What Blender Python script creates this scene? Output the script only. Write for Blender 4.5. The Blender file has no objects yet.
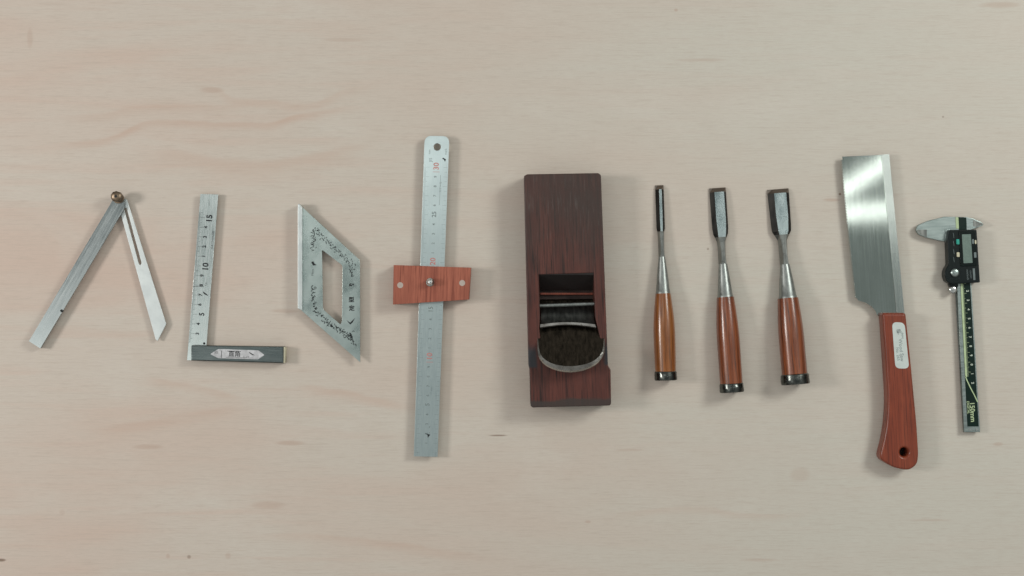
import bpy, bmesh, math, random
from mathutils import Vector, Matrix
random.seed(7)
sc = bpy.context.scene
COL = sc.collection
S = 1.05                     # millimetres of table top per unit of the layout grid
H = 1500.0                   # camera height, mm
MM = 0.001

# ------------------------------------------------------------------ camera
cam = bpy.data.cameras.new('camera')
cam.sensor_width = 36.0
cam.lens = 36.0 * H / (1024 * S)
cam.clip_start = 0.05
cam.clip_end = 50
co = bpy.data.objects.new('camera', cam); COL.objects.link(co)
co.location = (0, 0, H * MM)
sc.camera = co

# ------------------------------------------------------------------ light
sc.view_settings.view_transform = 'Standard'
sc.view_settings.look = 'None'
sc.view_settings.exposure = -0.27
sc.view_settings.gamma = 1.0
w = bpy.data.worlds.new("World"); sc.world = w; w.use_nodes = True
nt = w.node_tree
bgn = nt.nodes['Background']
tc = nt.nodes.new('ShaderNodeTexCoord')
sep = nt.nodes.new('ShaderNodeSeparateXYZ')
nt.links.new(tc.outputs['Generated'], sep.inputs[0])
ramp = nt.nodes.new('ShaderNodeValToRGB')
# a room: dim walls round the horizon, bright ceiling, darker straight above the bench
ramp.color_ramp.elements[0].position = 0.0; ramp.color_ramp.elements[0].color = (0.10, 0.10, 0.095, 1)
ramp.color_ramp.elements[1].position = 1.0; ramp.color_ramp.elements[1].color = (0.28, 0.315, 0.31, 1)
for p_, c_ in ((0.30, (0.17, 0.17, 0.16)), (0.60, (0.52, 0.52, 0.50)), (0.86, (0.70, 0.70, 0.68)), (0.945, (0.36, 0.39, 0.38))):
    e_ = ramp.color_ramp.elements.new(p_); e_.color = (*c_, 1)
nt.links.new(sep.outputs['Z'], ramp.inputs['Fac'])
nt.links.new(ramp.outputs['Color'], bgn.inputs['Color'])
bgn.inputs['Strength'].default_value = 0.88

def area(name, loc, target, sx, sy, power, color):
    l = bpy.data.lights.new(name, 'AREA'); l.shape = 'RECTANGLE'
    l.size = sx; l.size_y = sy; l.energy = power; l.color = color
    o = bpy.data.objects.new(name, l); COL.objects.link(o)
    o.location = loc
    d = Vector(target) - Vector(loc)
    o.rotation_euler = d.to_track_quat('-Z', 'Y').to_euler()
    return o
area('window_light', (-1.85, 0.12, 1.40), (-0.2, 0, 0), 0.36, 0.44, 20.5, (1.0, 0.97, 0.935))
area('room_light', (1.5, 0.8, 1.45), (0.25, -0.05, 0), 0.55, 0.55, 22, (0.97, 1.0, 0.95))
def ceiling(name, loc, sx, sy, rot, power, color=(0.98, 1.0, 0.96)):
    o = area(name, loc, (loc[0], loc[1], 0), sx, sy, power, color)
    o.rotation_euler = (0, 0, math.radians(rot))
ceiling('tube_light', (0.85, 0.285, 1.75), 1.1, 0.030, 32, 0.40)
ceiling('tube_light', (0.85, 0.175, 1.75), 1.1, 0.040, 3, 0.38)
ceiling('reflection_panel', (-0.82, -0.27, 1.45), 0.70, 0.45, 0, 1.25)  # added unseen panel, brightens reflections in the lower left steel
ceiling('reflection_panel', (-0.28, 0.34, 1.45), 0.70, 0.30, 0, 1.3)  # second added panel, brightens the ruler top and mitre square tip

# ------------------------------------------------------------------ materials
def new_mat(name):
    m = bpy.data.materials.new(name); m.use_nodes = True
    n = m.node_tree.nodes; b = n['Principled BSDF']
    return m, m.node_tree, b

class NB:
    """small node builder"""
    def __init__(s, nt): s.t = nt
    def n(s, kind, **kw):
        x = s.t.nodes.new(kind)
        for k, v in kw.items(): setattr(x, k, v)
        return x
    def put(s, sock, v):
        if isinstance(v, bpy.types.NodeSocket): s.t.links.new(v, sock)
        elif v is not None: sock.default_value = v
    def math(s, op, a, b=None, c=None, clamp=False):
        x = s.n('ShaderNodeMath', operation=op, use_clamp=clamp)
        s.put(x.inputs[0], a); s.put(x.inputs[1], b)
        if c is not None: s.put(x.inputs[2], c)
        return x.outputs[0]
    def mapping(s, scale, rot=(0, 0, 0), loc=(0, 0, 0), kind='Object'):
        t = s.n('ShaderNodeTexCoord'); m = s.n('ShaderNodeMapping')
        s.t.links.new(t.outputs[kind], m.inputs[0])
        m.inputs['Scale'].default_value = scale; m.inputs['Rotation'].default_value = rot
        m.inputs['Location'].default_value = loc
        return m.outputs[0]
    def noise(s, vec, scale=1, detail=3, rough=0.5, dist=0):
        x = s.n('ShaderNodeTexNoise')
        s.put(x.inputs['Vector'], vec); s.put(x.inputs['Scale'], scale)
        s.put(x.inputs['Detail'], detail); s.put(x.inputs['Roughness'], rough); s.put(x.inputs['Distortion'], dist)
        return x.outputs['Fac']
    def rng(s, v, a, b, c=0.0, d=1.0, smooth=False):
        x = s.n('ShaderNodeMapRange')
        if smooth: x.interpolation_type = 'SMOOTHSTEP'
        s.put(x.inputs[0], v)
        for i, q in enumerate((a, b, c, d)): s.put(x.inputs[i + 1], q)
        return x.outputs[0]
    def mix(s, f, a, b, blend='MIX'):
        x = s.n('ShaderNodeMix', data_type='RGBA', blend_type=blend)
        s.put(x.inputs[0], f)
        s.put(x.inputs[6], a if isinstance(a, bpy.types.NodeSocket) else (*a, 1))
        s.put(x.inputs[7], b if isinstance(b, bpy.types.NodeSocket) else (*b, 1))
        return x.outputs[2]
    def bump(s, h, strength, dist):
        x = s.n('ShaderNodeBump'); s.put(x.inputs['Height'], h)
        x.inputs['Strength'].default_value = strength; x.inputs['Distance'].default_value = dist
        return x.outputs[0]

def metal(name, c1, c2, rough=0.3, stretch=(3000, 60, 60), var=0.08, aniso=0.0, metallic=1.0, spots=0.0, spotcol=(0.1, 0.09, 0.07), bumpd=0.00002, spotscale=(260, 260, 260)):
    m, t, b = new_mat(name); k = NB(t)
    f = k.noise(k.mapping(stretch), 1, 4, 0.6)
    big = k.noise(k.mapping((28, 28, 28)), 1, 4, 0.6)
    col = k.mix(k.rng(f, 0.3, 0.7), c1, c2)
    col = k.mix(k.rng(big, 0.4, 0.75, 0, 0.35), col, tuple(x * 0.72 for x in c1))
    if spots:
        s = k.noise(k.mapping(spotscale), 1, 5, 0.65)
        col = k.mix(k.rng(s, 0.56, 0.72, 0, spots), col, spotcol)
    t.links.new(col, b.inputs['Base Color'])
    b.inputs['Metallic'].default_value = metallic
    t.links.new(k.rng(k.math('ADD', f, big), 0.7, 1.3, rough - var, rough + var), b.inputs['Roughness'])
    t.links.new(k.bump(f, 0.35, bumpd), b.inputs['Normal'])
    return m

def plain(name, c, rough=0.5, metallic=0.0, coat=0.0, var=0.25, scale=120):
    m, t, b = new_mat(name); k = NB(t)
    f = k.noise(k.mapping((scale,) * 3), 1, 4, 0.6)
    col = k.mix(k.rng(f, 0.35, 0.7), c, tuple(x * (1 - var) for x in c))
    t.links.new(col, b.inputs['Base Color'])
    t.links.new(k.rng(f, 0.3, 0.7, rough * 0.85, min(1, rough * 1.15)), b.inputs['Roughness'])
    b.inputs['Metallic'].default_value = metallic
    b.inputs['Coat Weight'].default_value = coat
    return m

def wood(name, c1, c2, c3, rough=0.45, coat=0.0, axis='y', scale=1.0, dark=0.5, extra=None, fine=1.0, coarse=900):
    m, t, b = new_mat(name); k = NB(t)
    a = (coarse, 22, 300) if axis == 'y' else (22, coarse, 300)
    bq = (140, 7, 60) if axis == 'y' else (7, 140, 60)
    a = tuple(x * scale for x in a); bq = tuple(x * scale for x in bq)
    f = k.noise(k.mapping(a), 1, 5, 0.65, 0.2)
    g = k.noise(k.mapping(bq), 1, 4, 0.6, 0.6)
    h = k.noise(k.mapping((30, 18, 30)), 1, 3, 0.6)
    col = k.mix(k.rng(g, 0.3, 0.7), c1, c2)
    col = k.mix(k.rng(f, 0.48, 0.68, 0, dark * fine), col, c3)
    col = k.mix(k.rng(h, 0.45, 0.75, 0, 0.4), col, tuple(x * 0.6 for x in c2))
    if extra: col = extra(k, col)
    t.links.new(col, b.inputs['Base Color'])
    t.links.new(k.rng(f, 0.3, 0.7, rough * 0.85, rough * 1.2), b.inputs['Roughness'])
    b.inputs['Specular IOR Level'].default_value = 0.35
    b.inputs['Coat Weight'].default_value = coat
    b.inputs['Coat Roughness'].default_value = 0.18
    t.links.new(k.bump(f, 0.3, 0.00015), b.inputs['Normal'])
    return m

def W(px, py, z=0.0):
    f = (H - z) / H
    return Vector(((px - 512) * S * f * MM, (288 - py) * S * f * MM, z * MM))

# --- plywood board
def plywood():
    m, t, b = new_mat('birch_plywood'); k = NB(t)
    fine = k.noise(k.mapping((26, 620, 1), loc=(3, 1, 0)), 1, 5, 0.6, 0.25)
    mid = k.noise(k.mapping((5.5, 75, 1), rot=(0, 0, 0.02), loc=(1.7, 4, 0)), 1, 4, 0.55, 0.5)
    broad = k.noise(k.mapping((2.2, 9.5, 1), loc=(8.1, 2.3, 0)), 1, 3, 0.5, 0.8)
    cloud = k.noise(k.mapping((7, 12, 1), loc=(5.5, 7.3, 0)), 1, 4, 0.55, 0.4)
    tex = k.n('ShaderNodeTexCoord'); sx = k.n('ShaderNodeSeparateXYZ')
    t.links.new(tex.outputs['Object'], sx.inputs[0])
    X, Y = sx.outputs['X'], sx.outputs['Y']
    warm = k.rng(X, -0.45, 0.40, 1.0, 0.0, True)
    col = k.mix(warm, (0.580, 0.549, 0.482), (0.600, 0.530, 0.462))
    pink = k.mix(warm, (0.585, 0.522, 0.455), (0.600, 0.462, 0.386))
    pale = (0.640, 0.600, 0.535)
    col = k.mix(k.rng(broad, 0.42, 0.70, 0, 0.80), col, pink)
    col = k.mix(k.rng(cloud, 0.52, 0.75, 0, 0.45), col, pale)
    col = k.mix(k.rng(mid, 0.50, 0.74, 0, 0.55), col, pink)
    col = k.mix(k.rng(fine, 0.50, 0.75, 0, 0.42), col, (0.45, 0.375, 0.31))
    hair = k.noise(k.mapping((90, 2200, 1), rot=(0, 0, 0.012), loc=(9, 2, 0)), 1, 5, 0.7, 0.1)
    col = k.mix(k.rng(hair, 0.47, 0.72, 0, 0.50), col, (0.44, 0.36, 0.30))
    pore = k.noise(k.mapping((420, 3200, 1), loc=(2, 7, 0)), 1, 2, 0.5)
    col = k.mix(k.rng(pore, 0.66, 0.74, 0, 0.30), col, (0.33, 0.26, 0.21))
    # growth-ring lines that stand out in the veneer
    streaks = [
        ([(40,117),(95,116),(125,110),(150,107),(200,107),(270,106)], 2.6, .50),
        ([(30,146),(95,141),(115,137),(135,127),(150,122),(180,122),(220,124),(265,124),(300,115),(340,109),(380,104)], 2.2, .75),
        ([(120,156),(180,155),(215,161),(245,164),(290,161),(330,154),(380,141)], 4.5, .60),
        ([(180,84),(215,90),(240,101),(270,102),(300,105),(345,92),(385,83)], 2.5, .45),
        ([(140,380),(180,384),(200,388),(235,397),(252,403)], 2.5, .50),
        ([(80,432),(110,429),(160,420),(215,411),(252,403)], 3.5, .50),
        ([(290,383),(340,392),(380,400),(415,406)], 2.5, .45),
        ([(230,541),(300,535),(340,538),(400,545),(500,560)], 2.5, .40),
        ([(560,352),(600,349),(650,351),(700,348)], 2.0, .15),
        ([(20,330),(70,328),(120,332),(180,330)], 2.5, .30),
        ([(590,520),(640,512),(690,508),(760,516),(820,512)], 2.0, .30),
    ]
    wob = k.math('MULTIPLY', k.math('SUBTRACT', k.noise(k.mapping((30, 30, 1)), 1, 3, 0.5), 0.5), 0.006)
    for pts, wd, st in streaks:
        xs = [(p[0] - 512) * S * MM for p in pts]; ys = [(288 - p[1]) * S * MM for p in pts]
        fc = k.n('ShaderNodeFloatCurve'); cv = fc.mapping.curves[0]
        lo, hi = min(ys) - .002, max(ys) + .002
        P = [((x - xs[0]) / (xs[-1] - xs[0]), (y - lo) / (hi - lo)) for x, y in zip(xs, ys)]
        cv.points[0].location = P[0]; cv.points[1].location = P[-1]
        for p in P[1:-1]: cv.points.new(*p)
        fc.mapping.update()
        t.links.new(k.rng(X, xs[0], xs[-1]), fc.inputs['Value'])
        yc = k.math('ADD', k.rng(fc.outputs[0], 0, 1, lo, hi), wob)
        dlt = k.math('SUBTRACT', Y, yc)
        w_ = wd * S * MM * 1.6
        up = k.rng(dlt, 0, w_ * 1.0, 1, 0, True); dn = k.rng(dlt, -w_ * 2.6, 0, 0, 1, True)
        inten = k.math('MULTIPLY', up, dn)
        L = xs[-1] - xs[0]
        msk = k.math('MULTIPLY', k.rng(X, xs[0], xs[0] + L * .25, 0, 1, True), k.rng(X, xs[-1] - L * .25, xs[-1], 1, 0, True))
        inten = k.math('MULTIPLY', k.math('MULTIPLY', inten, msk), k.rng(mid, 0.25, 0.65, st * .40, st * .95))
        col = k.mix(inten, col, (0.545, 0.400, 0.322))
    # small knots, pin flecks, stains
    flecks = [(498,435.5,9,.8,.75),(840,194,1.3,1.3,.9),(1,560,5,1.6,.9),(189,557,2,2,.55),(228,556,3,3,.30),(168,556,2,2.5,.35),
              (148,447,15,2.5,.35),(285,311,14,2.2,.30),(290,443,14,2.5,.40),(268,505,16,4,.30),(30,38,3,10,.28),(62,512,3,3,.2),(708,249,1.2,1.2,.6),
              (943,117,1,1,.6),(588,522,3,1.5,.4),(800,475,10,7,.22),(998,444,5,2,.35),(676,10,2,1.5,.5),(212,90,12,3,.35),(345,40,22,2,.25),
              (700,60,26,1.6,.25),(760,560,18,1.5,.25),(630,450,14,1.4,.25),(930,520,20,1.3,.22),(1000,5,20,3,.35),(895,195,6,1,.2),(832,200,9,1.6,.45)]
    for (px, py, rx, ry, st) in flecks:
        cx, cy = (px - 512) * S * MM, (288 - py) * S * MM
        dx = k.math('DIVIDE', k.math('SUBTRACT', X, cx), rx * S * MM)
        dy = k.math('DIVIDE', k.math('SUBTRACT', k.math('ADD', Y, k.math('MULTIPLY', wob, 0.25)), cy), ry * S * MM)
        d = k.math('ADD', k.math('MULTIPLY', dx, dx), k.math('MULTIPLY', dy, dy))
        dark = (0.22, 0.15, 0.11) if st > .5 else (0.44, 0.30, 0.23)
        col = k.mix(k.rng(d, 0.1, 1.6, st, 0, True), col, dark)
    t.links.new(col, b.inputs['Base Color'])
    b.inputs['Roughness'].default_value = 0.55
    b.inputs['Specular IOR Level'].default_value = 0.35
    t.links.new(k.bump(k.math('ADD', fine, mid), 0.25, 0.00025), b.inputs['Normal'])
    return m

M = {}
M['ply'] = plywood()
M['steel_white'] = metal('satin_steel', (0.62, 0.66, 0.66), (0.72, 0.76, 0.75), 0.42, (60, 60, 60), spots=.10, spotcol=(.35, .35, .33))
M['rule'] = metal('satin_rule_steel', (0.56, 0.65, 0.66), (0.64, 0.72, 0.72), 0.32, (2000, 80, 60), var=.05)
M['square_steel'] = metal('square_blade_steel', (0.52, 0.58, 0.57), (0.66, 0.70, 0.69), 0.25, (1500, 60, 60), spots=.12, spotcol=(.3, .3, .3), bumpd=.000005)
M['stock_steel'] = metal('ground_stock_steel', (0.10, 0.125, 0.125), (0.19, 0.215, 0.215), 0.30, (60, 1500, 60), spots=.25, spotcol=(.10, .12, .12))
M['bevel_steel'] = metal('worn_plated_steel', (0.43, 0.47, 0.475), (0.53, 0.56, 0.56), 0.22, (700, 30, 60), spots=.14, spotcol=(.24, .25, .25), bumpd=.000004)
M['mitre_steel'] = metal('stainless_plate', (0.44, 0.52, 0.50), (0.54, 0.61, 0.59), 0.27, (60, 60, 60), spots=.12, spotcol=(.3, .34, .33))
M['saw_steel'] = metal('brushed_saw_steel', (0.44, 0.49, 0.45), (0.57, 0.62, 0.58), 0.07, (2600, 16, 60), var=.015, bumpd=.00001)
M['spine'] = metal('saw_spine_steel', (0.58, 0.63, 0.59), (0.70, 0.74, 0.70), 0.15, (1500, 16, 60), var=.02, bumpd=.00001)
M['forged'] = metal('dark_forged_steel', (0.14, 0.145, 0.14), (0.32, 0.33, 0.31), 0.36, (300, 40, 100), spots=.5, spotcol=(.03, .025, .02))
M['blade_side'] = metal('dark_blade_side', (0.018, 0.018, 0.018), (0.05, 0.048, 0.044), 0.55, (200, 40, 100), bumpd=.000004)  # near-black base stands in for the dark surroundings these flanks reflect
M['bevel_edge'] = metal('honed_bevel', (0.17, 0.14, 0.12), (0.28, 0.24, 0.21), 0.35, (60, 1500, 60))
M['chisel_face'] = metal('blued_steel_face', (0.50, 0.60, 0.61), (0.66, 0.75, 0.75), 0.26, (120, 40, 60), spots=.35, spotcol=(.14, .18, .18), bumpd=.000003)
M['ferrule'] = metal('ferrule_steel', (0.24, 0.26, 0.25), (0.36, 0.38, 0.365), 0.42, (400, 200, 200), spots=.3, spotcol=(.16, .15, .13))
M['hoop'] = metal('black_iron_hoop', (0.06, 0.065, 0.06), (0.14, 0.15, 0.14), 0.24, (200, 200, 200), spots=.4, spotcol=(.02, .02, .015), bumpd=.0003)
M['iron'] = metal('laminated_plane_iron', (0.022, 0.018, 0.013), (0.085, 0.068, 0.050), 0.28, (330, 16, 200), spots=.18, spotcol=(.16, .14, .11), metallic=.9, bumpd=.00002, spotscale=(150, 260, 200))
M['iron_rim'] = metal('hammered_rim', (0.30, 0.29, 0.27), (0.62, 0.61, 0.58), 0.26, (70, 70, 70), spots=.75, spotcol=(.15, .13, .10), bumpd=.0004)
M['bright'] = metal('bright_steel', (0.62, 0.64, 0.62), (0.72, 0.73, 0.71), 0.22, (200, 200, 200))
M['brass'] = metal('aged_brass', (0.14, 0.10, 0.07), (0.36, 0.28, 0.20), 0.42, (300, 300, 300), spots=.5, spotcol=(.09, .06, .04))
M['alu'] = plain('pale_plug', (0.50, 0.42, 0.37), 0.5, 0.0)
M['caliper_steel'] = metal('caliper_steel', (0.30, 0.36, 0.35), (0.42, 0.48, 0.46), 0.34, (60, 800, 60))
M['black'] = plain('black_ink', (0.025, 0.028, 0.03), 0.5)
M['grey_ink'] = plain('grey_ink', (0.22, 0.27, 0.27), 0.5)
M['red'] = plain('red_ink', (0.58, 0.24, 0.22), 0.5)
M['plastic'] = plain('black_plastic', (0.008, 0.013, 0.013), 0.30, scale=60)
M['panel'] = plain('dark_panel', (0.004, 0.009, 0.008), 0.22)
M['scale_black'] = plain('black_green_scale', (0.004, 0.018, 0.013), 0.35)
M['lime'] = plain('pale_lime_print', (0.50, 0.62, 0.36), 0.5)
M['print'] = plain('pale_print', (0.55, 0.62, 0.52), 0.5)
M['lcd'] = plain('grey_green_lcd', (0.17, 0.235, 0.205), 0.25, scale=700, var=.3)
for q in ('plastic', 'panel', 'scale_black', 'black'): M[q].node_tree.nodes['Principled BSDF'].inputs['Specular IOR Level'].default_value = .22
M['teal'] = plain('teal_button', (0.02, 0.35, 0.27), 0.35)
M['cream'] = plain('cream_button', (0.62, 0.58, 0.42), 0.4)
M['greybtn'] = plain('grey_button', (0.16, 0.20, 0.20), 0.4)
M['sticker'] = plain('white_sticker', (0.62, 0.62, 0.64), 0.4, var=.35, scale=260)
M['saw_label'] = plain('silver_label', (0.60, 0.66, 0.63), 0.35, var=.12)
M['throat'] = plain('shaded_throat_wood', (0.012, 0.008, 0.007), 0.7)  # deep shade of the throat put into the wall colour
M['dark_hole'] = plain('dark_wood_recess', (0.03, 0.012, 0.008), 0.6)  # recess shade put into the colour, for plane floor and saw hole
M['chisel_handle'] = wood('oiled_red_oak', (0.37, 0.105, 0.032), (0.115, 0.024, 0.010), (0.022, 0.008, 0.005), 0.30, 0.6, dark=.85)
M['chisel_handle_light'] = wood('oiled_honey_oak', (0.37, 0.135, 0.026), (0.18, 0.046, 0.013), (0.04, 0.013, 0.006), 0.30, 0.6, dark=.75)
M['stop_wood'] = wood('red_hardwood', (0.44, 0.145, 0.090), (0.31, 0.088, 0.055), (0.13, 0.026, 0.016), 0.55, 0.0, dark=.8)
M['saw_handle'] = wood('lacquered_red_wood', (0.285, 0.064, 0.030), (0.190, 0.037, 0.018), (0.060, 0.012, 0.007), 0.36, 0.25, dark=.75)
M['worn_wood'] = wood('bare_worn_wood', (0.48, 0.26, 0.17), (0.36, 0.16, 0.09), (0.25, 0.08, 0.04), 0.6)

def plane_extra(k, col):
    tex = k.n('ShaderNodeTexCoord'); sx = k.n('ShaderNodeSeparateXYZ')
    k.t.links.new(tex.outputs['Object'], sx.inputs[0])
    X, Y = sx.outputs['X'], sx.outputs['Y']
    n = k.math('MULTIPLY', k.math('SUBTRACT', k.noise(k.mapping((45, 45, 45)), 1, 4, .6), .5), .03)
    # darker tones: greyed at the front half, black at the rear corners and the rear end
    g = k.noise(k.mapping((16, 11, 20), loc=(2, 5, 0)), 1, 4, .65)
    col = k.mix(k.math('MULTIPLY', k.rng(k.math('ADD', Y, n), -0.02, 0.085, 0, 1, True), k.rng(g, .30, .65, .35, .92)), col, (0.050, 0.036, 0.031))
    wear = k.noise(k.mapping((700, 40, 60)), 1, 4, .7)
    col = k.mix(k.math('MULTIPLY', k.rng(k.math('ADD', Y, n), 0.0, 0.09, 0.2, 1), k.rng(wear, .56, .75, 0, .5)), col, (0.15, 0.13, 0.12))
    col = k.mix(k.rng(k.math('ADD', Y, k.math('MULTIPLY', n, .35)), -0.1165, -0.1130, .85, 0, True), col, (0.045, 0.036, 0.032))
    ax = k.math('ABSOLUTE', X)
    q = k.math('MULTIPLY', k.rng(ax, 0.0325, 0.0370, 0, 1, True), k.math('MULTIPLY', k.rng(Y, -0.082, -0.079, 0, 1, True), k.rng(Y, -0.066, -0.055, 1, 0, True)))
    col = k.mix(k.math('MULTIPLY', q, .9), col, (0.025, 0.030, 0.036))
    return col
M['plane_wood'] = wood('aged_red_oak', (0.140, 0.042, 0.030), (0.062, 0.019, 0.015), (0.014, 0.007, 0.006), 0.48, 0.10, dark=1.0, extra=plane_extra, coarse=620)

# ------------------------------------------------------------------ object helpers
def thing(name, label, cat, px, py, ang=0.0, z=0.0, tilt=0.0, group=None):
    """Empty at the tool's base; ang = degrees its long axis leans counter-clockwise from up."""
    o = bpy.data.objects.new(name, None); COL.objects.link(o)
    o.empty_display_size = .02
    o.matrix_world = Matrix.Translation(W(px, py, z)) @ Matrix.Rotation(math.radians(ang), 4, 'Z') @ Matrix.Rotation(math.radians(tilt), 4, 'X')
    o['label'] = label; o['category'] = cat
    if group: o['group'] = group
    o['_m'] = 1; del o['_m']
    ROOT[o.name] = o.matrix_world.copy()
    return o
ROOT = {}
def rootmat(o):
    while o.parent: o = o.parent
    return ROOT[o.name]

def part(name, bm, mats, parent, world=True, smooth=False, label=None, wn=False):
    """link bm as ONE mesh; world=True means its vertices are in scene coordinates"""
    if world:
        bm.transform(rootmat(parent).inverted())
    bmesh.ops.recalc_face_normals(bm, faces=bm.faces)
    me = bpy.data.meshes.new(name); bm.to_mesh(me); bm.free()
    for m in (mats if isinstance(mats, (list, tuple)) else [mats]): me.materials.append(m)
    if smooth:
        me.shade_smooth()
        try: me.set_sharp_from_angle(angle=math.radians(35))
        except Exception: pass
    o = bpy.data.objects.new(name, me); COL.objects.link(o)
    o.parent = parent
    if label: o['label'] = label
    if wn:
        md = o.modifiers.new('wn', 'WEIGHTED_NORMAL'); md.keep_sharp = True; md.weight = 100
    return o

def curve_to_bm(cu, mat=None, bm=None):
    ob = bpy.data.objects.new('tmp', cu); COL.objects.link(ob)
    dg = bpy.context.evaluated_depsgraph_get(); dg.update()
    me = bpy.data.meshes.new_from_object(ob.evaluated_get(dg))
    if mat is not None: me.transform(mat)
    if bm is None: bm = bmesh.new()
    bm.from_mesh(me)
    bpy.data.objects.remove(ob); bpy.data.meshes.remove(me); bpy.data.curves.remove(cu)
    return bm

def rounded(pts, r, n=5):
    """round the corners of a polygon; r number or list"""
    out = []; N = len(pts)
    for i, p in enumerate(pts):
        rr = r[i] if isinstance(r, (list, tuple)) else r
        if rr <= 0: out.append(tuple(p)); continue
        p = Vector(p); a = Vector(pts[i - 1]); b = Vector(pts[(i + 1) % N])
        da, db = (a - p), (b - p)
        d = min(rr, da.length * .48, db.length * .48)
        s, e = p + da.normalized() * d, p + db.normalized() * d
        for j in range(n + 1):
            t = j / n
            out.append(tuple((1 - t) ** 2 * s + 2 * t * (1 - t) * p + t * t * e))
    return out

def circle(px, py, r, n=20, ry=None):
    return [(px + r * math.cos(2 * math.pi * i / n), py + (ry or r) * math.sin(2 * math.pi * i / n)) for i in range(n)]

def slab(loops, z0, z1, bevel=0.0, bm=None, res=2):
    """flat plate with any holes; loops are layout-grid outlines as seen at height z1 (mm)"""
    cu = bpy.data.curves.new('c', 'CURVE'); cu.dimensions = '2D'; cu.fill_mode = 'BOTH'
    for lp in loops:
        sp = cu.splines.new('POLY'); sp.points.add(len(lp) - 1); sp.use_cyclic_u = True
        for q, p in zip(sp.points, lp):
            v = W(p[0], p[1], z1) * 1000
            q.co = (v.x, v.y, 0, 1)
    cu.extrude = max((z1 - z0) / 2 - bevel, 0.001)
    cu.bevel_depth = bevel; cu.bevel_resolution = res
    if bevel: cu.offset = -bevel
    r = curve_to_bm(cu, Matrix.Scale(MM, 4) @ Matrix.Translation((0, 0, (z0 + z1) / 2)), bm)
    bmesh.ops.remove_doubles(r, verts=r.verts, dist=1e-6)
    return r

_font = {}
def text(s, px, py, z, size, rot=0.0, bm=None, bold=0.0, sx=1.0):
    """lettering lying flat, centred at a point of the layout grid; size in grid units (em)"""
    cu = bpy.data.curves.new('t', 'FONT'); cu.body = s; cu.size = size * S
    cu.align_x = 'CENTER'; cu.align_y = 'CENTER'; cu.offset = bold * size * S; cu.resolution_u = 3
    return curve_to_bm(cu, Matrix.Translation(W(px, py, z)) @ Matrix.Rotation(math.radians(rot), 4, 'Z') @ Matrix.Diagonal((sx * MM, MM, MM, 1)), bm)

def quad(bm, a, b, wd, z):
    """thin printed line from a to b"""
    A, B = W(*a, z), W(*b, z)
    d = (B - A); n = Vector((-d.y, d.x, 0)).normalized() * (wd * S * MM / 2)
    vs = [bm.verts.new(v) for v in (A + n, A - n, B - n, B + n)]
    bm.faces.new(vs)

def poly(bm, pts, z):
    bm.faces.new([bm.verts.new(W(p[0], p[1], z)) for p in pts])

def lerp(a, b, t): return (a[0] + (b[0] - a[0]) * t, a[1] + (b[1] - a[1]) * t)

def box(bm, x0, x1, y0, y1, z0, z1, mi=0):
    """local box, mm"""
    v = [bm.verts.new((x * MM, y * MM, z * MM)) for z in (z0, z1) for x, y in ((x0, y0), (x1, y0), (x1, y1), (x0, y1))]
    for f in ((0, 3, 2, 1), (4, 5, 6, 7), (0, 1, 5, 4), (1, 2, 6, 5), (2, 3, 7, 6), (3, 0, 4, 7)):
        bm.faces.new([v[i] for i in f]).material_index = mi

def loft(bm, secs, closed=True, mis=None):
    """secs: list of rings of local Vectors in mm"""
    rings = [[bm.verts.new(Vector(p) * MM) for p in s] for s in secs]
    n = len(rings[0])
    for a, b in zip(rings, rings[1:]):
        for i in range(n):
            f = bm.faces.new((a[i], a[(i + 1) % n], b[(i + 1) % n], b[i]))
            if mis: f.material_index = mis(i)
    if closed:
        bm.faces.new(list(reversed(rings[0]))); bm.faces.new(rings[-1])

def lathe_y(bm, prof, n=28, cz=0.0, wob=0.0, cx=0.0, flat=0.0):
    secs = []
    for (y, r) in prof:
        ring = []
        for i in range(n):
            a = 2 * math.pi * i / n
            rr = r * (1 + wob * math.sin(3 * a + y * .7) + wob * random.uniform(-1, 1))
            ring.append((cx + rr * math.cos(a), y, cz + rr * math.sin(a)))
        secs.append(ring)
    loft(bm, secs)

def disc_z(bm, px, py, z0, z1, r, n=24, dome=0.0, knurl=0.0, bev=0.3):
    """upright cylinder with bevelled top; px,py as seen at z1; r mm"""
    c = W(px, py, z1) * 1000
    prof = [(r, z0), (r, z1 - bev), (r - bev, z1)]
    if dome: prof += [(r * .6, z1 + dome * .7), (r * .25, z1 + dome)]
    secs = []
    for (q, z) in prof:
        secs.append([(c.x + q * (1 + (knurl if i % 2 else 0)) * math.cos(2 * math.pi * i / n), c.y + q * (1 + (knurl if i % 2 else 0)) * math.sin(2 * math.pi * i / n), z) for i in range(n)])
    loft(bm, secs)
    return bm

# ================================================================== THE SURFACE
bm = bmesh.new()
vs = [bm.verts.new(v) for v in ((-1.6, -1.1, -.018), (1.6, -1.1, -.018), (1.6, 1.1, -.018), (-1.6, 1.1, -.018))]
top = [bm.verts.new((v.co.x, v.co.y, 0)) for v in vs]
bm.faces.new(vs[::-1]); bm.faces.new(top)
for i in range(4): bm.faces.new((vs[i], vs[(i + 1) % 4], top[(i + 1) % 4], top[i]))
me = bpy.data.meshes.new('plywood_surface'); bm.to_mesh(me); bm.free(); me.materials.append(M['ply'])
ply = bpy.data.objects.new('plywood_surface', me); COL.objects.link(ply)
ply['kind'] = 'structure'; ply['label'] = 'pale birch plywood board the tools are laid out on'

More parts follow.
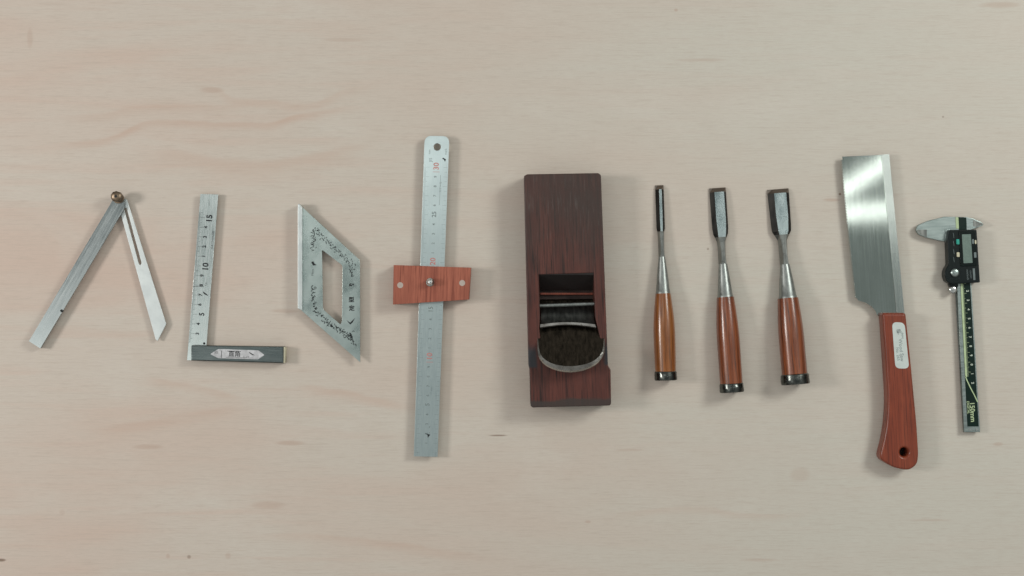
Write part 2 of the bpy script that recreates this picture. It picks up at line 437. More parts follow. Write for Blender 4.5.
# ================================================================== SLIDING BEVEL
t = thing('sliding_bevel', 'steel angle gauge with two arms hinged at a small brass knob', 'bevel gauge', 118, 200, -29.3)
TL, TR, BR, BL = (110.6, 203.6), (124.0, 209.0), (40.2, 348.4), (28.9, 341.2)
stock_top = rounded([TL, (115.5, 194.5), (124.5, 197.5), TR, BR, BL], [2, 4, 4, 2, .4, .4])
bm = slab([stock_top], 7.0, 9.0, 0)
slab([stock_top], 0.0, 2.2, 0, bm)
l0, l1 = lerp(TL, TR, .26), lerp(BL, BR, .26)
slab([[lerp(TL, TR, .03), l0, l1, lerp(BL, BR, .03)]], 2.2, 7.0, 0, bm)
e0, e1 = lerp(TL, BL, .765), lerp(TR, BR, .765); e0 = lerp(e0, e1, .03)
slab([[e0, lerp(e0, e1, .97), lerp(BL, BR, .97), lerp(BL, BR, .03)]], 2.15, 7.05, 0, bm)
st = part('stock', bm, M['bevel_steel'], t)
# black disc standing in for the dark notch at the end of the slot
bm = slab([circle(61.6, 310.8, 1.5, 12)], 6.9, 9.12)
part('slot_notch', bm, M['black'], st)
blade = [(121.0, 215.0), (121.5, 199.0), (126.5, 198.5), (128.3, 203.5), (166.2, 324.2), (157.6, 341.0), (155.6, 339.6)]
ax0, ax1 = (125.2, 208.0), (140.2, 263.5)
dx, dy = ax1[0] - ax0[0], ax1[1] - ax0[1]; L = math.hypot(dx, dy); nx, ny = -dy / L, dx / L
hw = 1.45
slot = [(ax0[0] + nx * hw, ax0[1] + ny * hw), (ax1[0] + nx * hw, ax1[1] + ny * hw), (ax1[0], ax1[1] + 1.8), (ax1[0] - nx * hw, ax1[1] - ny * hw), (ax0[0] - nx * hw, ax0[1] - ny * hw)]
bm = slab([rounded(blade, [1, 2, 2, 1, .5, .5, .5]), slot], 3.4, 5.4, .2)
part('blade', bm, M['steel_white'], t, smooth=True, wn=True)
bm = bmesh.new()
disc_z(bm, 118.2, 198.2, 9.0, 11.0, 5.6, 24)
disc_z(bm, 115.8, 196.4, 10.9, 19.0, 5.3, 20, knurl=.06, bev=.9, dome=.8)
kn = part('locking_knob', bm, M['brass'], t, smooth=True)
bm = disc_z(bmesh.new(), 115.6, 196.3, 19.3, 19.95, 1.5, 12, bev=.1)
part('screw_head', bm, M['black'], kn)

# ================================================================== TRY SQUARE
t = thing('try_square', 'steel try square with printed ruler blade and white sticker on its dark stock', 'try square', 188, 362, -3.9)
BLt, BRt, BRb, BLb = (200.4, 193.9), (218.3, 194.5), (206.0, 352.0), (187.0, 360.3)
zb = 6.4
bm = slab([[BLt, BRt, BRb, (205.4, 360.3), BLb]], 5.0, zb, .12)
bl = part('blade', bm, M['square_steel'], t)
def sq(u, y):   # u across blade 0..1, y row
    k = (y - 194) / (352 - 194)
    a = (200.4 + (187.6 - 200.4) * k, y); b = (218.3 + (206.0 - 218.3) * k, y)
    return lerp(a, b, u)
bm = bmesh.new(); zt = zb + .08
for mm_ in range(0, 156):
    y = 362.6 - mm_ * .967
    if y > 343: continue
    ln = .30 if mm_ % 10 == 0 else (.20 if mm_ % 5 == 0 else .11)
    if y > 195: quad(bm, sq(0.02, y), sq(ln * (1.2 if mm_ % 10 == 0 else 1), y), .22, zt)
quad(bm, sq(.0, 286.5), sq(.62, 286.5), .35, zt)
for cm in range(3, 16):
    y = 362.6 - cm * 9.67
    p = sq(.58, y - 1)
    if cm in (5, 10, 15):
        p = sq(.62, y + (1.0 if cm != 5 else 0))
        text(str(cm), *p, zt, 8.2 if cm > 5 else 7, 86, bm, bold=.03)
    else:
        text(str(cm % 10), *sq(.46, y), zt, 4.6, 86, bm, bold=.04)
text('SUS STAINLESS', *sq(.88, 240), zt, 2.7, 86, bm)
quad(bm, sq(.5, 199), sq(.55, 206), .3, zt)
# leaf-shaped maker's mark
poly(bm, [sq(.55, 291), sq(.85, 294.8), sq(.88, 296), sq(.68, 294.3), sq(.62, 293.6)], zt)
text('Co.', *sq(.70, 284), zt, 2.6, 86, bm)
part('graduations', bm, M['black'], bl)
st_out = [(191.2, 345.4), (283.6, 346.6), (283.4, 363.2), (190.9, 360.6)]
bm = slab([rounded(st_out, .6)], 0, 12.5, 1.0, res=2)
st = part('stock', bm, M['stock_steel'], t, smooth=True, wn=True)
bm = slab([[(283.2, 346.9), (285.0, 347.3), (284.8, 363.0), (283.0, 362.8)]], .4, 11.6, .3)
part('end_cap', bm, M['cream'], st)
bm = slab([rounded([(210.2, 354.0), (218.5, 348.9), (258.5, 350.4), (264.5, 355.0), (258.0, 359.3), (218.0, 358.2)], 1.0)], 12.45, 12.62)
stk = part('sticker', bm, M['sticker'], t)
bm = bmesh.new(); z = 12.72
text('JIS', 216.2, 352.4, z, 3.4, -1.5, bm)
quad(bm, (221.6, 350.6), (221.2, 358.0), .5, z)
text('直角', 234.5, 354.3, z, 6.2, -1.5, bm, bold=.01)
quad(bm, (227, 351.0), (241, 351.5), .5, z)
poly(bm, [(248.7, 351.7), (253.6, 354.6), (255.0, 355.4), (252.6, 355.2), (249.8, 353.4)], z)
text('スコヤ', 246.0, 357.0, z, 2.3, -1.5, bm)
quad(bm, (226, 357.4), (258, 358.2), .3, z)
part('sticker_print', bm, M['black'], stk)
bm = slab([circle(204.2, 343.4, 1.2, 12)], zb - .5, zb + .1)
part('corner_hole', bm, M['black'], bl)  # black disc stands in for the dark inside of the hole

# ================================================================== MITRE SQUARE
t = thing('mitre_square', 'slanted four-sided steel mitre square with cut-out middle and engraved pattern', 'mitre square', 300, 311, 0)
z0, z1 = 7.0, 8.6
outer = [(299.2, 204.2), (358.9, 259.2), (360.0, 262.2), (360.2, 362.3), (301.7, 310.8), (300.6, 309.0)]
inner = rounded([(322.0, 249.8), (342.6, 265.6), (342.0, 321.5), (340.4, 324.5), (323.0, 309.3)], [1.2, 2.2, 1, 1, 1.5])
bm = slab([outer, inner], z0, z1, .15)
pl = part('plate', bm, M['mitre_steel'], t)
bm = slab([rounded([(297.7, 204.2), (299.2, 203.6), (302.2, 207.5), (302.2, 310.8), (297.6, 308.5)], .5)], 0, 13.5, .5)
part('fence', bm, M['steel_white'], t, smooth=True, wn=True)
# engraved scrolls: short curled strokes scattered along two bands
bm = bmesh.new(); z = z1 + .07
def scroll(path, n, spread, wd):
    seg = [math.dist(path[i], path[i + 1]) for i in range(len(path) - 1)]; tot = sum(seg)
    for i in range(n):
        d = (i + random.uniform(-.3, .3)) / n * tot; d = min(max(d, 0), tot - .01)
        j = 0
        while d > seg[j]: d -= seg[j]; j += 1
        c = lerp(path[j], path[j + 1], d / seg[j])
        tx, ty = (path[j + 1][0] - path[j][0]) / seg[j], (path[j + 1][1] - path[j][1]) / seg[j]
        off = random.uniform(-spread, spread)
        cx, cy = c[0] - ty * off, c[1] + tx * off
        r = random.uniform(.7, 1.5); a0 = random.uniform(0, 6.28); sw = random.choice((-1, 1)) * random.uniform(2.2, 4.6)
        prev = None
        for q in range(6):
            a = a0 + sw * q / 5; rr = r * (1 - .10 * q)
            p = (cx + rr * math.cos(a), cy + rr * math.sin(a))
            if prev: quad(bm, prev, p, wd, z)
            prev = p
scroll([(313.5, 250.5), (313.0, 229.5), (316, 231), (352.5, 264.5), (352.6, 277)], 84, 2.5, .58)
scroll([(313.2, 286), (313.8, 309), (317, 314), (343, 333), (352.5, 340)], 78, 2.3, .62)
scroll([(325, 322), (350, 337), (353, 330)], 22, 2.2, .6)
scroll([(350.5, 334), (354.5, 347)], 14, 1.8, .6)
poly(bm, [(311.2, 262.0), (313.2, 261.2), (314.8, 264.0), (317.0, 265.0), (313.0, 265.6)], z)
text('Mitre', 312.6, 272.5, z, 3.0, 88, bm)
text('留', 351.4, 286.5, z, 5.6, 0, bm, bold=.035)
text('型', 351.4, 300.0, z, 5.6, 0, bm, bold=.035)
text('定', 351.8, 308.5, z, 5.6, 0, bm, bold=.035)
poly(bm, [(346.5, 320.2), (350.2, 322.6), (355.2, 317.8), (352.6, 322.6), (350.2, 324.6)], z)
part('engraving', bm, M['black'], pl)

# ================================================================== RULER WITH STOP
t = thing('steel_ruler', 'long steel ruler upright with a red wooden stop block clamped across it', 'ruler', 426, 457, -1.97)
z0, z1 = 8.0, 9.2
rt0, rt1, rb1, rb0 = (424.6, 136.6), (449.3, 137.0), (437.6, 456.8), (413.8, 456.4)
out = rounded([rt0, rt1, rb1, rb0], [6, 6, .4, .4])
out = [(x, y - (1.2 * (1 - ((x - 437) / 12.4) ** 2) if y < 138 else 0)) for x, y in out]
bm = slab([out, circle(437.2, 147.0, 3.7, 20)], z0, z1, .12)
rl = part('rule', bm, M['rule'], t)
def ru(u, y):
    k = (y - 136.8) / 319.8
    return lerp(lerp(rt0, rb0, k), lerp(rt1, rb1, k), u)
bmk = bmesh.new(); z = z1 + .07
for mm_ in range(0, 301):
    y = 452.6 - mm_ * .951
    ln = .24 if mm_ % 10 == 0 else (.17 if mm_ % 5 == 0 else .10)
    quad(bmk, ru(.03, y), ru(ln, y), .16, z)
    if mm_ % 5 == 0: quad(bmk, ru(.97, y), ru(1 - ln * .8, y), .16, z)
for cm in range(1, 31):
    y = 452.6 - cm * 9.51
    if cm % 10 == 0:
        bmr = text(str(cm), *ru(.52, y - 1), z, 7.4, 88, bold=.02); quad(bmr, ru(.38, y + 4.6), ru(.66, y + 4.6), .4, z); part('red_numeral', bmr, M['red'], rl)
    elif cm % 5 == 0: text(str(cm), *ru(.50, y - .5), z, 6.0, 88, bmk, bold=.02)
    else: text(str(cm % 10), *ru(.50, y), z, 3.9, 88, bmk, bold=.02)
quad(bmk, ru(.70, 175), ru(.70, 205), .3, z)
for y in (428, 434): quad(bmk, ru(.60, y), ru(.63, y - 2), .5, z)
text('スケール', *ru(.72, 187), z, 2.8, 88, bmk)
text('JIS', *ru(.28, 160), z, 4.2, 88, bmk); text('mark', *ru(.88, 151.5), z, 3.0, 88, bmk); text('mm', *ru(.22, 152), z, 3.0, 88, bmk)
bmb = bmesh.new()
poly(bmb, [ru(.78, 157.6), ru(.90, 159.2), ru(.86, 161.8), ru(.82, 159.6), ru(.74, 158.6)], z)
part('maker_mark', bmb, M['black'], rl); bmb = bmesh.new()
poly(bmb, [ru(.42, 433.2), ru(.66, 434.6), ru(.56, 437.8), ru(.54, 435.0)], z)
part('graduations', bmk, M['grey_ink'], rl)
part('maker_mark', bmb, M['black'], rl)
bm = slab([[(393.6, 265.0), (471.0, 267.6), (469.0, 299.6), (392.9, 304.6)]], 2.0, 19.0, .5)
sb = part('stop_block', bm, M['stop_wood'], t)
for (x, y) in ((400.2, 285.2), (462.2, 283.0)):
    bm = slab([circle(x, y, 3.0, 18)], 17.5, 19.12, .04)
    part('plug', bm, M['alu'], sb)
bm = bmesh.new()
disc_z(bm, 430.2, 282.2, 19.0, 20.0, 4.4, 24, bev=.3)
disc_z(bm, 430.2, 282.0, 20.0, 28.0, 3.7, 24, bev=.8, dome=1.6)
part('thumb_screw', bm, M['bright'], sb, smooth=True)

# ================================================================== WOODEN HAND PLANE
t = thing('hand_plane', 'dark wooden block plane with a thick round-topped iron wedged in its throat', 'hand plane', 567, 288, 2.0)
TB = 31.0
body = rounded([(524.0, 176.0), (527, 174.2), (598.5, 173.0), (601.0, 175.0), (608.0, 365.5), (610.6, 369.5), (611.2, 403.6), (609.8, 405.6), (532.5, 407.6), (530.6, 406.0), (529.6, 369.5), (528.6, 366.0)],
               [1, 1, 1, 1, .8, .8, .8, .8, .8, .8, .8, .8], 3)
throat = [(538.8, 274.5), (593.5, 272.8), (595.2, 317), (597.5, 327), (600.0, 338), (600.0, 343), (541.0, 344.5), (540.6, 339), (539.4, 328), (540.2, 318)]
bm = slab([body, throat], 0, TB, 1.0, res=2)
bd = part('body', bm, M['plane_wood'], t, smooth=True, wn=True)
R = rootmat(t)
def incl(bm, ptsz, mi=0):
    f = bm.faces.new([bm.verts.new(W(x, y, z)) for x, y, z in ptsz]); f.material_index = mi
    return f
# sloping front wall of the throat, with the lighter lip of the mouth at its foot
bm = bmesh.new()
def wedge(bm, xa, xb, prof):
    secs = []
    for x in (xa, xb): secs.append([W(x(y), y, z) * 1000 for y, z in prof])
    loft(bm, secs)
xl = lambda y: 538.0 + (y - 274) * .03; xr = lambda y: 594.8 + (y - 274) * .03
wedge(bm, xl, xr, [(272.4, 30.5), (274.8, 30.0), (290.0, 6.0), (290.0, .5), (272.4, .5)])
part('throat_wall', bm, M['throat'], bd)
bm = bmesh.new(); wedge(bm, lambda y: 540.6, lambda y: 593.0, [(292.8, 6.0), (294.6, 6.4), (295.2, 4.0), (295.2, .5), (292.8, .5)])
part('mouth_lip', bm, M['saw_handle'], bd)
bm = bmesh.new(); wedge(bm, lambda y: 538.6, lambda y: 596.5, [(289.0, 1.6), (345.0, 1.6), (345.0, .4), (289.0, .4)])
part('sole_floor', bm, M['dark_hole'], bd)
# the iron: an inclined thick slab with an arched, hammered head
def slope(y):   # height of the iron's face above the table at visible row y
    return 5.0 + (y - 299) * .66
arch = [(537.0, 328), (536.9, 338), (537.2, 349)]
for i in range(1, 16):
    a = math.pi * i / 16
    arch.append((570.9 - 33.8 * math.cos(a) , 349 + 23.4 * math.sin(a) ** .85 - (0 if i < 8 else (i - 8) * .25)))
arch += [(604.7, 346.5), (604.9, 337), (603.6, 327)]
low = [(594.0, 318), (593.6, 300), (540.4, 301), (540.8, 319)]
outl = low[::-1][0:0] + [(540.8, 319)] + arch + [(594.0, 318), (593.6, 300), (540.4, 301)]
cx, cy = 570.8, 335
def inset(p, k=1.0):
    x, y = p
    if y < 326: return p
    d = math.hypot(x - cx, y - cy); q = 1.0 + 4.6 * max(0, (y - 342) / 28) ** 1.3
    return (x + (cx - x) / d * q * k, y + (cy - y) / d * q * k)
bm = bmesh.new()
inn = [bm.verts.new(W(*inset(p), slope(inset(p)[1]))) for p in outl]
mid_ = [bm.verts.new(W(*inset(p, .25), slope(p[1]) - .9)) for p in outl]
ou = [bm.verts.new(W(*p, slope(p[1]) - 2.6)) for p in outl]
bo = [bm.verts.new(v.co + Vector((0, .0045, -.0055))) for v in ou]
bm.faces.new(inn)
N = len(outl)
for i in range(N):
    j = (i + 1) % N
    rim = outl[i][1] > 334 and outl[j][1] > 334
    for a, b2, mi in ((inn, mid_, 1 if rim else 0), (mid_, ou, 1 if rim else 0), (ou, bo, 0)):
        bm.faces.new((a[i], a[j], b2[j], b2[i])).material_index = mi
bm.faces.new(bo[::-1])
part('iron', bm, [M['iron'], M['iron_rim']], t)
# chip breaker lying on the iron, its bright rolled end facing up
bm = bmesh.new()
def cb(x, y, up): return W(x, y, slope(y) + up)
def row(y, up, x0, x1, bow=0.0, n=10):
    return [cb(x0 + (x1 - x0) * i / n, y - bow * math.sin(math.pi * i / n), up) for i in range(n + 1)]
rows = [row(303, .3, 541.5, 592.5), row(304, 2.6, 541.5, 592.5), row(316, 4.2, 541.2, 593.8, 0), row(322.5, 6.6, 541.0, 594.5, 1.2), row(324.4, 8.0, 540.4, 595.0, 2.2),
        row(327.2, 7.2, 540.2, 596.0, 2.8), row(328.2, 5.6, 540.6, 595.6, 2.8), row(321.5, 2.5, 541.4, 595.0, 2.0)]
vr = [[bm.verts.new(v) for v in r] for r in rows]
for k_, (a, b2) in enumerate(zip(vr, vr[1:])):
    for i in range(len(a) - 1):
        bm.faces.new((a[i], a[i + 1], b2[i + 1], b2[i])).material_index = 1 if k_ in (4, 5) else 0
part('chip_breaker', bm, [M['forged'], M['iron_rim']], t, smooth=True)
# steel cross pin
bm = bmesh.new()
a, b2 = W(538.5, 305.6, 19.5) * 1000, W(596.0, 303.6, 19.5) * 1000
d = (b2 - a).normalized(); n = Vector((-d.y, d.x, 0))
secs = [[p + (n * math.cos(q * math.pi / 6) + Vector((0, 0, 1)) * math.sin(q * math.pi / 6)) * 2.0 for q in range(12)] for p in (a, b2)]
loft(bm, secs)
part('cross_pin', bm, M['ferrule'], t, smooth=True)

# ================================================================== CHISELS
def chisel(px, py, tx, ty, blade_w, label, handle_mat, rad, hoop_r, L_hoop, L_handle, L_ferr, L_neck, flat_w, taper, ferr_r, neck_r, shoulder):
    """px,py hoop end; tx,ty cutting edge (layout grid). lengths in grid units measured from the hoop end."""
    k = S * (H - 12) / H
    L = math.hypot(tx - px, ty - py)
    ang = math.degrees(math.atan2(-(tx - px), (py - ty)))
    tilt = -math.degrees(math.asin((hoop_r * S - 3.5) / (L * S)))
    t = thing('wood_chisel', label, 'chisel', px, py, ang, z=hoop_r * S, tilt=tilt, group='wood chisels laid side by side')
    # handle
    bm = bmesh.new(); prof = []
    y0, y1 = L_hoop * .3 * k, L_handle * k
    for i in range(29):
        u = i / 28
        r = rad[0] + (rad[1] - rad[0]) * math.sin(min(1, u / .5) * math.pi / 2) if u < .5 else rad[2] + (rad[1] - rad[2]) * math.cos((u - .5) / .5 * math.pi / 2)
        prof.append((y0 + (y1 - y0) * u, r * k))
    prof = [(.75, rad[0] * k * .8), (.8, rad[0] * k * .9)] + prof
    lathe_y(bm, prof, 32)
    part('handle', bm, handle_mat, t, world=False, smooth=True)
    bm = bmesh.new(); hr = hoop_r * k
    lathe_y(bm, [(.6, hr * .90), (.9, hr * .97), (2.2, hr), (L_hoop * k * .55, hr * .985), (L_hoop * k - 1, hr * .97), (L_hoop * k, hr * .90)], 28, wob=.008)
    part('hoop', bm, M['hoop'], t, world=False, smooth=True)
    # ferrule cone
    bm = bmesh.new(); y2 = L_ferr * k
    lathe_y(bm, [(y1 - 2.0, ferr_r * k * 1.0), (y1 + 1.4, ferr_r * k * 1.03), (y1 + 2.4, ferr_r * k * .97), (y1 + (y2 - y1) * .5, (ferr_r * .58 + neck_r * .42) * k), (y2, neck_r * k * 1.05)], 28)
    part('ferrule', bm, M['ferrule'], t, world=False, smooth=True)
    # neck and blade: one forging lofted from round to bevelled bar
    bm = bmesh.new(); y3 = L_neck * k; y4 = L * k
    w2 = blade_w * k / 2; f2 = flat_w * k / 2; th = 3.2; zb_ = -2.3
    ox = [0.0]
    def sec(y, wb, wt, zt, zb):   # 8-point section
        return [(-wb, y, zb), (-wb * 1.0, y, zb + (zt - zb) * .12), (ox[0] * wb - wt, y, zt), (ox[0] * wb - wt * .5, y, zt + .02), (ox[0] * wb + wt * .5, y, zt + .02), (ox[0] * wb + wt, y, zt), (wb, y, zb + (zt - zb) * .12), (wb, y, zb)]
    nr = neck_r * k; ox[0] = .12
    ZZ = 0
    secs = [sec(y2 - .5, nr, nr * .62, nr * .85, -nr * .8), sec(y2 + (y3 - y2) * .30, nr * .95, nr * .45, nr * .9, -nr * .9), sec(y2 + (y3 - y2) * .60, nr * .98, nr * .50, 2.6, -2.6),
            sec(y3 - shoulder * k * .55, nr * 1.05, nr * .60, 2.2, zb_), sec(y3, w2 * .55 + nr * .35, min(f2, nr) * .9, 2.4, zb_), sec(y3 + shoulder * k * .35, w2 * .88, f2 * .82, 2.3, zb_),
            sec(y3 + shoulder * k, w2 * taper, f2 * .90, 2.3, zb_), sec(y3 + (shoulder + 9) * k, w2 * (taper * .7 + .3), f2, 2.2, zb_), sec(y4 - 4.6, w2, f2, 2.0, zb_)]
    def mi(i): return 1 if i in (2, 3, 4) else 0
    loft(bm, secs, True, mi)
    for f in bm.faces:      # the neck stays dark forged
        if f.calc_center_median().y < (y3 - .5) * MM: f.material_index = 3
    # cutting bevel
    tip = [(-w2, y4, zb_), (w2, y4, zb_)]
    a = [bm.verts.new(Vector(p) * MM) for p in ((-w2, y4 - 4.6, zb_ + .12 * (2.0 - zb_)), (-f2 + .12 * w2, y4 - 4.6, 2.0), (f2 + .12 * w2, y4 - 4.6, 2.0), (w2, y4 - 4.6, zb_ + .12 * (2.0 - zb_)))]
    b_ = [bm.verts.new(Vector(p) * MM) for p in ((-w2, y4, zb_ + .1), (-f2, y4, zb_ + .1), (f2, y4, zb_ + .1), (w2, y4, zb_ + .1))]
    for i in range(3): bm.faces.new((a[i], a[i + 1], b_[i + 1], b_[i])).material_index = 2
    c_ = [bm.verts.new(Vector(p) * MM) for p in ((-w2, y4 - 4.6, zb_), (w2, y4 - 4.6, zb_))]
    d_ = [bm.verts.new(Vector(p) * MM) for p in ((-w2, y4, zb_), (w2, y4, zb_))]
    bm.faces.new((c_[0], c_[1], d_[1], d_[0])).material_index = 2
    bm.faces.new((b_[0], b_[1], b_[2], b_[3], d_[1], d_[0])).material_index = 2
    bm.faces.new((a[0], b_[0], d_[0], c_[0])).material_index = 2
    bm.faces.new((a[3], b_[3], d_[1], c_[1])).material_index = 2
    part('blade', bm, [M['blade_side'], M['chisel_face'], M['bevel_edge'], M['forged']], t, world=False)
    return t

chisel(665.9, 381.0, 660.3, 184.3, 8.4, 'narrowest wood chisel with a honey-coloured handle', M['chisel_handle_light'],
       (10.2, 10.9, 7.6), 11.4, 9.8, 87.5, 124.5, 150.0, 2.6, 1.0, 7.2, 3.1, 3)
chisel(732.0, 393.0, 718.9, 187.0, 16.6, 'middle wood chisel with a medium-width blade and red-brown handle', M['chisel_handle'],
       (11.2, 11.4, 8.6), 12.2, 10.0, 96.0, 129.5, 156.5, 9.6, .97, 7.7, 4.0, 9)
chisel(795.6, 385.0, 780.2, 188.2, 21.6, 'widest wood chisel with a broad flared blade and red-brown handle', M['chisel_handle'],
       (12.8, 12.6, 10.2), 14.4, 11.0, 87.0, 121.0, 151.0, 12.0, .93, 8.8, 4.4, 10)

# ================================================================== HAND SAW
t = thing('hand_saw', 'pull saw with broad shiny steel blade and curved red wooden handle', 'saw', 899, 390, 3.6)
# blade with fine teeth along its left edge
bz0, bz1 = 6.5, 7.5
e0_, e1_ = (842.6, 160.0), (856.6, 298.0)
edge = []
n = 88
for i in range(n + 1):
    u = i / n
    x, y = lerp(e0_, e1_, u)
    x -= 0.6 * math.sin(math.pi * u)
    edge.append((x, y)); 
    if i < n: edge.append((x - 1.9, y + .30 * (138 / n)))
bl_out = [(842.3, 156.6)] + edge + [(858.5, 300.6), (866.0, 302.8), (871.5, 306.3), (875.5, 311), (877.5, 316), (900.0, 316), (890.2, 225), (882.2, 154.8)]
bm = slab([bl_out], bz0, bz1, 0)
bld = part('blade', bm, M['saw_steel'], t)
bm = slab([rounded([(881.6, 154.6), (889.2, 154.0), (905.0, 318), (897.0, 318)], .4)], 5.6, 8.4, 0)
part('spine', bm, M['spine'], t)
hp = [(882.4, 312.8), (906.0, 312.8), (911.2, 362.5), (917.2, 425), (919.0, 455), (917.8, 464.5), (909.5, 470.8), (894.0, 468.0), (881.0, 460.0), (880.0, 455), (883.2, 443), (886.6, 425), (888.2, 400), (885.0, 350)]
hb = rounded(hp, [3, 3, 10, 10, 8, 6, 5, 6, 2.5, 3, 8, 10, 14, 14], 5)
bm = slab([hb, circle(904.3, 452.2, 4.3, 20, 4.6)], 0.6, 19.0, 3.0, res=4)
hd = part('handle', bm, M['saw_handle'], t, smooth=True, wn=True)
bm = slab([circle(904.3, 452.2, 4.2, 20, 4.5)], .8, 1.6)
part('hanging_hole', bm, M['dark_hole'], hd)
bm = slab([rounded([(892.0, 322.0), (904.6, 322.6), (909.2, 368.6), (895.4, 368.4)], 5.0, 6)], 18.7, 19.15)
lb = part('maker_label', bm, M['saw_label'], t)
bm = bmesh.new(); z = 19.25; rt = -84.5
text('Wood Saw', 901.2, 350.0, z, 5.0, rt, bm)
text('No. 265', 897.8, 354.0, z, 4.0, rt, bm)
text('Japan', 902.8, 336.0, z, 2.8, rt, bm)
quad(bm, (897.0, 331.0), (898.6, 334.5), .4, z); quad(bm, (899.5, 329.5), (902.4, 333.0), .3, z)
text('鋸', 898.6, 331.5, z, 4.4, 5, bm)
part('label_print', bm, M['grey_ink'], lb)

# ================================================================== DIGITAL CALIPER
t = thing('digital_caliper', 'closed digital caliper with black slider, small grey screen and green-marked scale', 'caliper', 965, 288, 4.2)
# beam
b0, b1, b2_, b3 = (955.0, 217.0), (966.6, 217.0), (980.0, 431.6), (964.2, 432.2)
def be(u, y):
    k = (y - 288) / 144.0
    return lerp((957.3 + 6.9 * k, y), (971.6 + 8.6 * k, y), u)
bm = slab([[be(0, 238), be(1, 238), be(1, 432.0), be(0, 432.2)]], 3.0, 7.0, .2)
bmn = part('beam', bm, M['caliper_steel'], t)
bm = slab([[be(.22, 238), be(.92, 238), be(.93, 426.5), be(.22, 426.5)]], 6.95, 7.15)
part('scale_strip', bm, M['scale_black'], bmn)
bmg = bmesh.new(); z = 7.22
poly(bmg, [be(.24, 283), be(.40, 283), be(.37, 377), be(.24, 377)], z)
for i in range(0, 190):
    y = 283.5 + i * .492
    ln = .62 if i % 20 == 0 else (.53 if i % 10 == 0 else .47)
    if i % 2 == 0: quad(bmg, be(.36, y), be(ln, y), .26, z)
pts = [be(.24, 376), be(.36, 381), be(.55, 388), be(.75, 394.5), be(.95, 402)]
for a, b in zip(pts, pts[1:]): quad(bmg, a, b, 1.0, z)
text('150mm', *be(.58, 412), z, 6.6, -86.5, bmg, bold=.02)
text('DIGITAL', *be(.33, 407.5), z, 3.4, -86.5, bmg, bold=.02)
part('green_graduations', bmg, M['lime'], bmn)
bm = bmesh.new()
for i in range(11): text(str((i + 2) % 10), *be(.70, 291.0 + i * 9.2), z, 3.4, -86, bm, bold=.04)
part('scale_numerals', bm, M['print'], bmn)
for u in (.38, .80):
    bm = slab([circle(*be(u, 429.4), 1.25, 12)], 6.9, 7.3)
    part('end_screw', bm, M['bright'], bmn)
bm = slab([[(954.9, 283), (955.9, 283), (964.6, 432.2), (963.4, 432.2)]], 2.6, 4.2, .2)
part('depth_rod', bm, M['forged'], t)
# fixed jaw with both beaks
jaw = [(916.4, 229.6), (916.8, 226.6), (919.0, 224.6), (928, 220.8), (936.5, 218.7), (944.4, 216.6), (966.8, 217.0), (973.5, 218.6), (981.0, 222.0), (983.6, 224.0), (982.6, 225.8), (976.5, 227.8), (970, 230.5), (955, 233.5), (949.5, 238.0), (945.0, 241.6), (940, 240.8), (926.5, 237.6), (919.2, 234.8), (916.8, 232.0)]
bm = slab([jaw], 3.0, 7.6, .5)
fj = part('fixed_jaw', bm, M['caliper_steel'], t)
bm = slab([[(916.9, 229.6), (926.9, 229.6), (926.9, 237.0), (919.4, 234.2), (917.1, 231.6)]], 7.3, 7.72)
part('ground_tip', bm, M['forged'], fj)
bm = slab([[(973.2, 219.6), (981.0, 222.6), (983.0, 224.1), (982.0, 225.2), (976.0, 227.0), (973.0, 225.6)]], 7.3, 7.75, .1)
part('ground_tip', bm, M['forged'], fj)
bm = slab([[(958.6, 217.2), (966.4, 217.4), (966.8, 230), (959.2, 230)]], 7.4, 8.2, .1)
part('jaw_scale_strip', bm, M['scale_black'], fj)
bm = slab([[(955.6, 217.2), (958.4, 217.2), (959.0, 228.6), (956.2, 228.6)]], 7.4, 8.1, .1)
part('jaw_green_strip', bm, M['lime'], fj)
bm = slab([[(945.2, 229.7), (951.0, 229.7), (951.4, 239.6), (946.0, 242.2)]], 4.6, 8.4, .2)
part('sliding_jaw', bm, M['caliper_steel'], t)
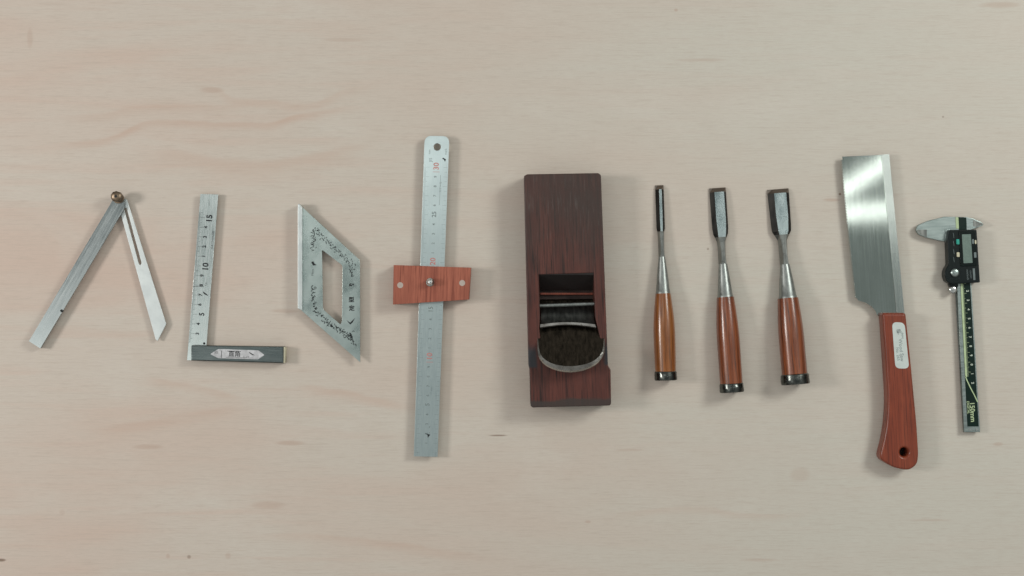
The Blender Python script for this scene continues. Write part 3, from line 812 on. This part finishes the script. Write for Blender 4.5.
# slider housing
sl = rounded([(949.4, 229.8), (976.8, 229.6), (980.2, 282.4), (966, 283.4), (951.5, 284.2), (946.6, 281.5), (944.3, 274.5), (946.0, 268.0), (948.6, 265.0), (947.6, 240)], [1, 1.5, 1, .5, 2, 2, 3, 2, 2, 1])
bm = slab([sl], 2.2, 14.0, .9)
so = part('slider', bm, M['plastic'], t, smooth=True, wn=True)
bm = slab([rounded([(958.9, 230.8), (974.8, 230.6), (977.0, 266.0), (960.6, 266.4)], 1.2)], 13.9, 14.9, .3)
part('screen_bezel', bm, M['panel'], so, smooth=True, wn=True)
bm = slab([rounded([(961.9, 234.4), (970.8, 234.2), (972.6, 262.8), (963.6, 263.2)], .5)], 14.5, 15.0)
part('screen', bm, M['lcd'], t)
for (x, y, m_, r1, r2, nm) in ((957.9, 241.8, 'teal', 1.5, 2.6, 0), (958.2, 254.6, 'cream', 1.4, 2.3, 0), (975.6, 242.0, 'cream', .8, 2.0, 0), (975.2, 255.0, 'greybtn', 1.2, 2.8, 0), (973.0, 241.5, 'greybtn', .9, 2.4, 0)):
    bm = slab([rounded([(x - r1, y - r2), (x + r1, y - r2), (x + r1 + .2, y + r2), (x - r1 + .2, y + r2)], .8)], 13.5, 15.4, .2)
    part('button', bm, M[m_], so)
bm = bmesh.new(); z = 14.15
poly(bm, [(972.6, 268.4), (974.8, 268.4), (975.5, 280.0), (973.4, 280.0)], z)
text('mm/inch', 967.6, 274.6, z, 3.0, -86, bm); text('ON/OFF', 970.6, 274.4, z, 2.2, -86, bm)
for i in range(4): quad(bm, (953.2 + i * 0.1, 233 + i * 8), (954.0 + i * .1, 238 + i * 8), .35, z)
part('slider_print', bm, M['greybtn'], so)
bm = bmesh.new()
c = W(951.5, 274.2, 9.0) * 1000
prof = [(-3, 4.2), (-2.6, 6.0), (2.6, 6.0), (3, 4.2)]
secs = []
for zz, r in prof: secs.append([(c.x + r * (1 + (.05 if i % 2 else 0)) * math.cos(2 * math.pi * i / 28), c.y + r * (1 + (.05 if i % 2 else 0)) * math.sin(2 * math.pi * i / 28), 9 + zz) for i in range(28)])
loft(bm, secs)
disc_z(bm, 955.4, 272.6, 11.0, 16.0, 4.4, 26, bev=.8, dome=.6)
part('thumb_wheel', bm, M['caliper_steel'], t, smooth=True)
bm = bmesh.new(); disc_z(bm, 953.4, 289.6, 4.0, 11.0, 3.9, 20, bev=.8, dome=.4, knurl=.04)
part('lock_screw', bm, M['bright'], t, smooth=True)
bm = slab([rounded([(949.0, 284.0), (958.0, 283.6), (958.6, 286.6), (950.6, 287.2)], .8)], 3.0, 10.0, .4)
part('roller_bracket', bm, M['plastic'], so)
